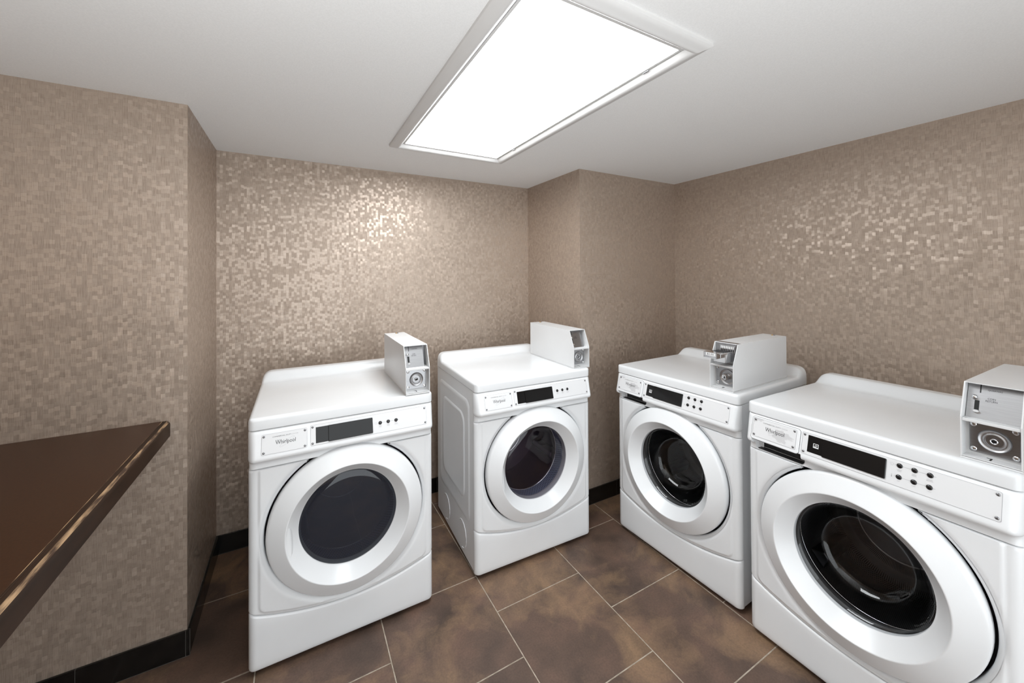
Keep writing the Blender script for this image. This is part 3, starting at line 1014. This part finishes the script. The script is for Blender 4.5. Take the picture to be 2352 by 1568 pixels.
    rec.build('door_recess', M['white'], root, smooth=60)
    door = MB().lathe(pr, 112, door_xf).build('door', M['plastic'], root, smooth=60)
    # thumb notch in the bowl of the door, on the opening side
    th = PI if not washer else 0.0
    if not washer:
        mb = MB()
        vs, fs = [], []
        nu, nv = 14, 6
        for i in range(nu + 1):
            q = -0.26 + 0.52 * i / nu
            wv = math.sqrt(max(0, 1 - (q / 0.26) ** 2))
            for j in range(nv + 1):
                t = j / nv
                rr = 0.2262 - 0.019 * (t - 0.0) * wv
                yy = -0.0415 + (0.2262 - rr) * 1.26
                bulge = 0.003 * math.sin(PI * t) * wv
                ang = PI + q + 0.06
                vs.append(door_xf((rr - bulge) * math.cos(ang), (rr - bulge) * math.sin(ang), yy - bulge))
        fs = [(i * (nv + 1) + j, i * (nv + 1) + j + 1, (i + 1) * (nv + 1) + j + 1, (i + 1) * (nv + 1) + j) for i in range(nu) for j in range(nv)]
        mb.add(vs, fs).build('handle_grip', M['plastic'], door, smooth=60)
    # ---- window, gasket and drum
    if washer:
        gp = [(0.1875, 0.008), (0.182, 0.011), (0.174, 0.020), (0.166, 0.036), (0.154, 0.062), (0.140, 0.088), (0.128, 0.102), (0.116, 0.110), (0.095, 0.114), (0.05, 0.117), (0.0005, 0.118)]
        MB().lathe(gp, 96, door_xf).build('door_glass', M['bowl_glass'], door, smooth=60)
        MB().lathe([(0.1882, 0.012), (0.1905, 0.018), (0.193, 0.028), (0.189, 0.036), (0.1845, 0.040), (0.188, 0.046), (0.196, 0.052), (0.199, 0.062), (0.195, 0.072), (0.206, 0.080), (0.236, 0.084)], 96, door_xf).build('gasket', M['rubber'], root, smooth=60)
        MB().lathe([(0.236, 0.084), (0.240, 0.10), (0.240, 0.36), (0.225, 0.385), (0.10, 0.395), (0.0005, 0.395)], 96, lambda a_, b_, h_: (XC + a_, h_, ZC + b_)).build('drum', M['drum'], root, smooth=40)
        rimr, rimy = 0.2015, 0.0865
    else:
        gp = [(0.1872, 0.008), (0.180, 0.0035), (0.160, 0.0005), (0.12, -0.002), (0.06, -0.0035), (0.0005, -0.004)]
        MB().lathe(gp, 96, door_xf).build('door_glass', M['smoked'] if 'smoked' in label else M['glass'], door, smooth=60)
        MB().lathe([(0.1872, 0.010), (0.1862, 0.018), (0.1875, 0.026), (0.1865, 0.034), (0.1880, 0.044)], 96, door_xf).build('gasket', M['grey_seal'], root, smooth=60)
        MB().lathe([(0.1880, 0.044), (0.189, 0.075), (0.190, 0.112)], 96, door_xf).build('vent_grid', M['screen_mesh'], root, smooth=60)
        MB().lathe([(0.190, 0.112), (0.196, 0.114), (0.204, 0.140), (0.246, 0.165), (0.246, 0.40), (0.235, 0.42), (0.12, 0.43), (0.0005, 0.43)], 96, door_xf).build('drum', M['dryer_drum'], root, smooth=40)
        rimr, rimy = 0.1905, 0.113
    drum_o = [o for o in root.children if o.name.startswith('drum')][0]
    pts = [door_xf(rimr * math.cos(t), rimr * math.sin(t), rimy) for t in [2 * PI * i / 96 for i in range(96)]]
    MB().tube(pts, 0.0022, 8, closed=True).build('drum_rim', M['chrome'], drum_o, smooth=60)
    rd = 0.239 if washer else 0.245
    for i in range(3):
        t0 = math.radians(100 + 120 * i)
        mb = MB()
        poly = [(-0.035, 0.0), (-0.012, 0.045), (0.012, 0.045), (0.035, 0.0)]
        def vane(aa, bb, yy):
            rr = rd - bb
            return door_xf(rr * math.cos(t0) - aa * math.sin(t0), rr * math.sin(t0) + aa * math.cos(t0), yy)
        mb.prism(poly, lambda aa, bb: vane(aa, bb, 0.17), lambda aa, bb: vane(aa, bb * 0.8, 0.385))
        mb.build('drum_vane', M['dark_metal'] if washer else M['dryer_drum'], drum_o, smooth=30, bevel=0.006, segs=3)
    # back plate rings
    yb_ = 0.392 if washer else 0.427
    pts = [door_xf(0.13 * math.cos(t), 0.13 * math.sin(t), yb_) for t in [2 * PI * i / 64 for i in range(64)]]
    MB().tube(pts, 0.004, 8, closed=True).build('back_plate_ring', M['chrome'] if not washer else M['dull_steel'], drum_o, smooth=60)
    # ---- feet
    for fx in (0.055, W - 0.055):
        for fy in (0.07, DEP - 0.07):
            MB().lathe([(0.0005, 0.0), (0.019, 0.0), (0.021, 0.004), (0.019, 0.010), (0.008, 0.012), (0.007, 0.026), (0.0005, 0.026)], 20,
                       lambda a_, b_, h_: (fx + a_, fy + b_, h_)).build('levelling_foot', M['foot'], root, smooth=40)
    OFF = Vector((0, 0, 0))
    return root

POSES = {1: (-0.16092, 1.71108, -0.004435), 2: (0.75909, 1.72080, -0.034506), 3: (1.66277, 1.68493, -1.537678), 4: (1.65797, 0.93168, -1.580156)}
machine('dryer', POSES[1], 'white front-loading dryer nearest the brown counter, nearly black smoked door glass', 'white dryers along the back wall')
machine('dryer', POSES[2], 'white front-loading dryer beside the corner pillar, its left side and the drum visible', 'white dryers along the back wall')
machine('washer', POSES[3], 'white front-loading washing machine with six buttons, under the coin box priced $2.00', 'white washers along the right wall')
machine('washer', POSES[4], 'white front-loading washing machine nearest the camera, cut off by the right edge', 'white washers along the right wall')

# ------------------------------------------------------------------ coin boxes
CW_, CD, CH_, CM, CS = 0.109, 0.485, 0.212, 0.118, 0.042
def coin_box(k, u, dy, label, slide=False, gap=0.016):
    global OFF
    x, y, a = POSES[k]
    c, s = math.cos(a), math.sin(a)
    lx, ly = u + CW_ / 2, 0.010 + dy + CD / 2
    root = empty('coin_box', (x + lx * c - ly * s, y + lx * s + ly * c, HL1 + 0.0003), a, label, 'coin box', 'coin boxes on the machines')
    OFF = Vector((CW_ / 2, CD / 2, 0))
    th = 0.0028
    MB().box(-0.0005, CW_ + 0.0005, -0.001, CD, 0.0, 0.0045).build('base_plate', M['coin_white'], root, smooth=0, bevel=0.0008, segs=1)
    z0 = 0.006
    side = [(0.0, z0), (0.0, CM), (CS, CH_), (CD, CH_), (CD, z0)]
    mb = MB()
    for x0, x1 in ((0.0, th), (CW_ - th, CW_)):
        mb.prism(side, lambda p_, q_: (x0, p_, q_), lambda p_, q_: (x1, p_, q_))
    mb.box(th, CW_ - th, CS, CD, CH_ - th, CH_)
    mb.box(th, CW_ - th, CD - th, CD, z0, CH_ - th)
    mb.box(th, CW_ - th, 0.001, CD - th, z0, z0 + 0.002)
    hs = mb.build('housing', M['coin_white'], root, smooth=0)
    # divider shelf
    MB().box(th, CW_ - th, 0.0015, 0.060, CM - 0.012, CM - 0.004).build('divider_shelf', M['coin_white'], root, smooth=0, bevel=0.001, segs=1)
    # slot in the bottom plate
    mb = MB()
    mb.box(0.050, 0.0535, 0.010, 0.030, z0 + 0.002, z0 + 0.0024)
    mb.box(0.043, 0.0535, 0.0265, 0.030, z0 + 0.002, z0 + 0.0024)
    mb.build('floor_slot', M['brown_dark'], root, smooth=0)
    # bolt at the rear of the top
    for bx_ in (0.058, 0.066):
        MB().lathe([(0.0045, CH_ - 0.001), (0.0045, CH_ + 0.003), (0.003, CH_ + 0.0045), (0.0003, CH_ + 0.005)], 12,
                   lambda a_, b_, h_: (bx_ + a_, 0.455 + b_, h_)).build('bolt', M['brass' if bx_ < 0.06 else 'screw'], root, smooth=50)
    # lower plate with the vault lock
    yl = 0.036
    mb = MB()
    L = Frame((0, yl, 0), (1, 0, 0), (0, 0, -1))
    plate(mb, L, 0.010 if not slide else 0.010, CW_ - 0.008, -0.1035, -0.016, -0.006, 0.002, r=0.004, bev=0.0012)
    lp = mb.build('lock_plate', M['steel'], root, smooth=40)
    # fill between plate and housing
    MB().box(th, CW_ - th, yl + 0.004, yl + 0.006, z0 + 0.002, CM - 0.012).build('rear_partition', M['coin_white'], root, smooth=0)
    lu, lt = 0.056, -0.058
    if not slide:
        MB().lathe([(0.031, 0.0015), (0.0308, 0.004), (0.0285, 0.0062), (0.0262, 0.0050), (0.0235, 0.0026), (0.0205, 0.0034), (0.0185, 0.0056), (0.0165, 0.0052), (0.0158, 0.002), (0.0145, -0.002)], 56,
                   lambda a_, b_, h_: L(lu + a_, lt + b_, h_)).build('lock_dish', M['dull_steel'], lp, smooth=60)
        MB().lathe([(0.0155, 0.0005), (0.015, 0.0015), (0.0075, 0.002), (0.0068, 0.0055), (0.0055, 0.0065), (0.0003, 0.0065)], 40,
                   lambda a_, b_, h_: L(lu + a_, lt + b_, h_)).build('lock_cylinder', M['dark_metal'], lp, smooth=40)
        MB().lathe([(0.0074, 0.0050), (0.0074, 0.0072), (0.0062, 0.0078), (0.0052, 0.0072), (0.0052, 0.0050)], 32,
                   lambda a_, b_, h_: L(lu + a_, lt + b_, h_)).build('lock_ring', M['chrome'], lp, smooth=50)
        mb = MB()
        mb.lathe([(0.0022, 0.0062), (0.0022, 0.0069), (0.0002, 0.0069)], 14, lambda a_, b_, h_: L(lu + a_, lt - 0.001 + b_, h_))
        plate(mb, L, lu - 0.001, lu + 0.001, lt - 0.001, lt + 0.0042, 0.0060, 0.0069, r=0.0006, bev=0.0001)
        mb.build('keyhole', M['brown_dark'], lp, smooth=0)
    else:
        # deep dished bezel with a protruding barrel lock
        MB().lathe([(0.036, 0.0015), (0.0355, 0.004), (0.0335, 0.0055), (0.030, 0.004), (0.022, -0.0005), (0.012, -0.001)], 56,
                   lambda a_, b_, h_: L(lu + 0.008 + a_, lt + b_, h_)).build('lock_dish', M['dull_steel'], lp, smooth=60)
        MB().lathe([(0.0145, -0.001), (0.0145, 0.017), (0.0135, 0.019), (0.0115, 0.0195), (0.0003, 0.0195)], 40,
                   lambda a_, b_, h_: L(lu + 0.004 + a_, lt + b_, h_)).build('lock_cylinder', M['chrome'], lp, smooth=40)
        mb = MB()
        mb.lathe([(0.0034, 0.0192), (0.0034, 0.0199), (0.0002, 0.0199)], 14, lambda a_, b_, h_: L(lu + 0.004 + a_, lt + 0.002 + b_, h_))
        plate(mb, L, lu + 0.0025, lu + 0.0055, lt - 0.006, lt + 0.003, 0.0192, 0.0199, r=0.001, bev=0.0001)
        mb.build('keyhole', M['brown_dark'], lp, smooth=0)
    for u_ in (0.018, CW_ - 0.016):
        for t_ in (-0.095, -0.0245):
            screw(L, u_, t_, 0.0015, lp, r=0.0064, mat='chrome')
    # upper slanted coin plate
    if not slide:
        A = Vector((0, 0.030, CM - 0.004))
        B = Vector((0, 0.030 + CS * 0.93, CH_ - th))
        U = Frame(B, (1, 0, 0), A - B)
        LEN = (A - B).length
        mb = MB()
        plate(mb, U, th + 0.001, CW_ - gap, 0.001, LEN, -0.0025, 0.0, r=0.002, bev=0.0004)
        cpz = mb.build('coin_plate', M['steel'], root, smooth=30)
        # dark return of the housing beside and behind the plate
        MB().box(th, CW_ - th, 0.085, 0.087, CM - 0.004, CH_ - th).build('rear_partition', M['dull_steel'], root, smooth=0)
        mb = MB()
        plate(mb, U, 0.0265, 0.0288, 0.005, 0.029, -0.001, 0.0004, r=0.0006, bev=0.0001)
        mb.build('coin_slot', M['brown_dark'], cpz, smooth=0)
        mb = MB()
        plate(mb, U, 0.0185, 0.0275, 0.052, 0.083, -0.001, 0.0005, r=0.001, bev=0.0001)
        mb.build('return_opening', M['brown_dark'], cpz, smooth=0)
        MB().lathe([(0.0062, 0.0), (0.0062, 0.006), (0.0055, 0.009), (0.0035, 0.0105), (0.0003, 0.011)], 22,
                   lambda a_, b_, h_: U(0.0185 + a_, 0.044 + b_, h_)).build('return_knob', M['chrome'], cpz, smooth=50)
        mb = MB()
        hexp = [(0.0075 * math.cos(PI / 3 * i), 0.0045 * math.sin(PI / 3 * i)) for i in range(6)]
        mb.prism(hexp, lambda a_, b_: U(0.0235 + a_, 0.084 + b_, 0.0), lambda a_, b_: U(0.0235 + a_, 0.084 + b_, 0.008))
        mb.build('return_chute', M['chrome'], cpz, smooth=0, bevel=0.001, segs=1)
        lettering('quarters_lettering', 'QUARTERS', U, 0.054, 0.0185, 0.026, M['ink'], cpz, 0.0004, height=0.0048)
        lettering('return_lettering', 'COIN\nRETURN', U, 0.049, 0.046, 0.021, M['ink'], cpz, 0.0004, height=0.0125)
    else:
        Y2 = 0.046
        V = Frame((0, Y2, CH_), (1, 0, 0), (0, 0, -1))
        mb = MB()
        plate(mb, V, th, CW_ - th, th, CH_ - CM + 0.004, -0.003, 0.0, r=0.001, bev=0.0003)
        cpz = mb.build('coin_plate', M['steel'], root, smooth=30)
        mb = MB()
        plate(mb, V, 0.024, CW_ - 0.014, 0.010, 0.046, 0.0, 0.006, r=0.003, bev=0.0012)
        mb.build('slot_block', M['dull_steel'], cpz, smooth=40)
        for i in range(8):
            uu = 0.031 + i * 0.0078
            mb = MB()
            plate(mb, V, uu, uu + 0.0042, 0.014, 0.026, 0.005, 0.0078, r=0.002, bev=0.0005)
            mb.build('coin_tooth', M['white_ink'], cpz, smooth=40)
            mb = MB()
            plate(mb, V, uu, uu + 0.0042, 0.029, 0.046, 0.005, 0.0068, r=0.0006, bev=0.0002)
            mb.build('coin_slot', M['brown_dark'], cpz, smooth=0)
        # pushing slide that carries the coins
        zs = CH_ - 0.036
        mb = MB()
        mb.box(0.014, CW_ - 0.020, -0.050, Y2 + 0.01, zs - 0.004, zs)
        mb.box(0.008, 0.068, -0.060, -0.026, zs - 0.026, zs + 0.001)
        mb.box(0.034, CW_ - 0.020, -0.026, Y2, zs - 0.044, zs - 0.004)
        sl = mb.build('coin_slide', M['chrome'], root, smooth=0, bevel=0.0014, segs=2)
        for i in range(8):
            uu = 0.022 + i * 0.0078
            MB().box(uu, uu + 0.0030, -0.026, 0.034, zs, zs + 0.0006).build('coin_groove', M['dark_metal'], sl, smooth=0)
        S = Frame((0, -0.060, zs), (1, 0, 0), (0, 0, -1))
        mb = MB()
        plate(mb, S, 0.020, 0.064, 0.001, 0.0135, -0.001, 0.0006, r=0.001, bev=0.0002)
        mb.build('price_label', M['white_ink'], sl, smooth=0)
        lettering('price_lettering', '$2.00', S, 0.041, 0.0075, 0.031, M['ink'], sl, 0.0008, height=0.0092)
        mb = MB()
        for i in range(9):
            u0_ = 0.0095 + i * 0.0064
            mb.add([S(u0_, 0.021, 0.0004), S(u0_ + 0.0032, 0.0185, 0.0004), S(u0_ + 0.0064, 0.021, 0.0004), S(u0_ + 0.0032, 0.0200, 0.0004)], [(0, 1, 2, 3)])
        mb.build('slide_zigzag', M['ink'], sl, smooth=0)
        mb = MB()
        plate(mb, Frame((0, 0, CH_), (1, 0, 0), (0, 1, 0)), 0, 1, 0, 1, 0, 0.001) if False else None
        MB().box(0.006, CW_ - 0.004, CS + 0.003, CS + 0.030, CH_, CH_ + 0.0006).build('top_strip', M['dull_steel'], root, smooth=0)
    OFF = Vector((0, 0, 0))
    return root

coin_box(1, 0.5804, -0.0127, 'white metal coin box on the dryer nearest the counter, coin plate reading QUARTERS')
coin_box(2, 0.6034, 0.0049, 'white metal coin box in front of the corner pillar, on the right-hand dryer')
coin_box(3, 0.5639, 0.0009, 'white metal coin box with chrome push slide labelled $2.00', slide=True)
coin_box(4, 0.5894, 0.0068, 'white metal coin box cut off by the right edge, large round lock on steel plate', gap=0.0045)

# objects count
print('objects', len(bpy.data.objects), 'tris', sum(len(o.data.loop_triangles) if o.type == 'MESH' and not o.data.calc_loop_triangles() else 0 for o in bpy.data.objects))
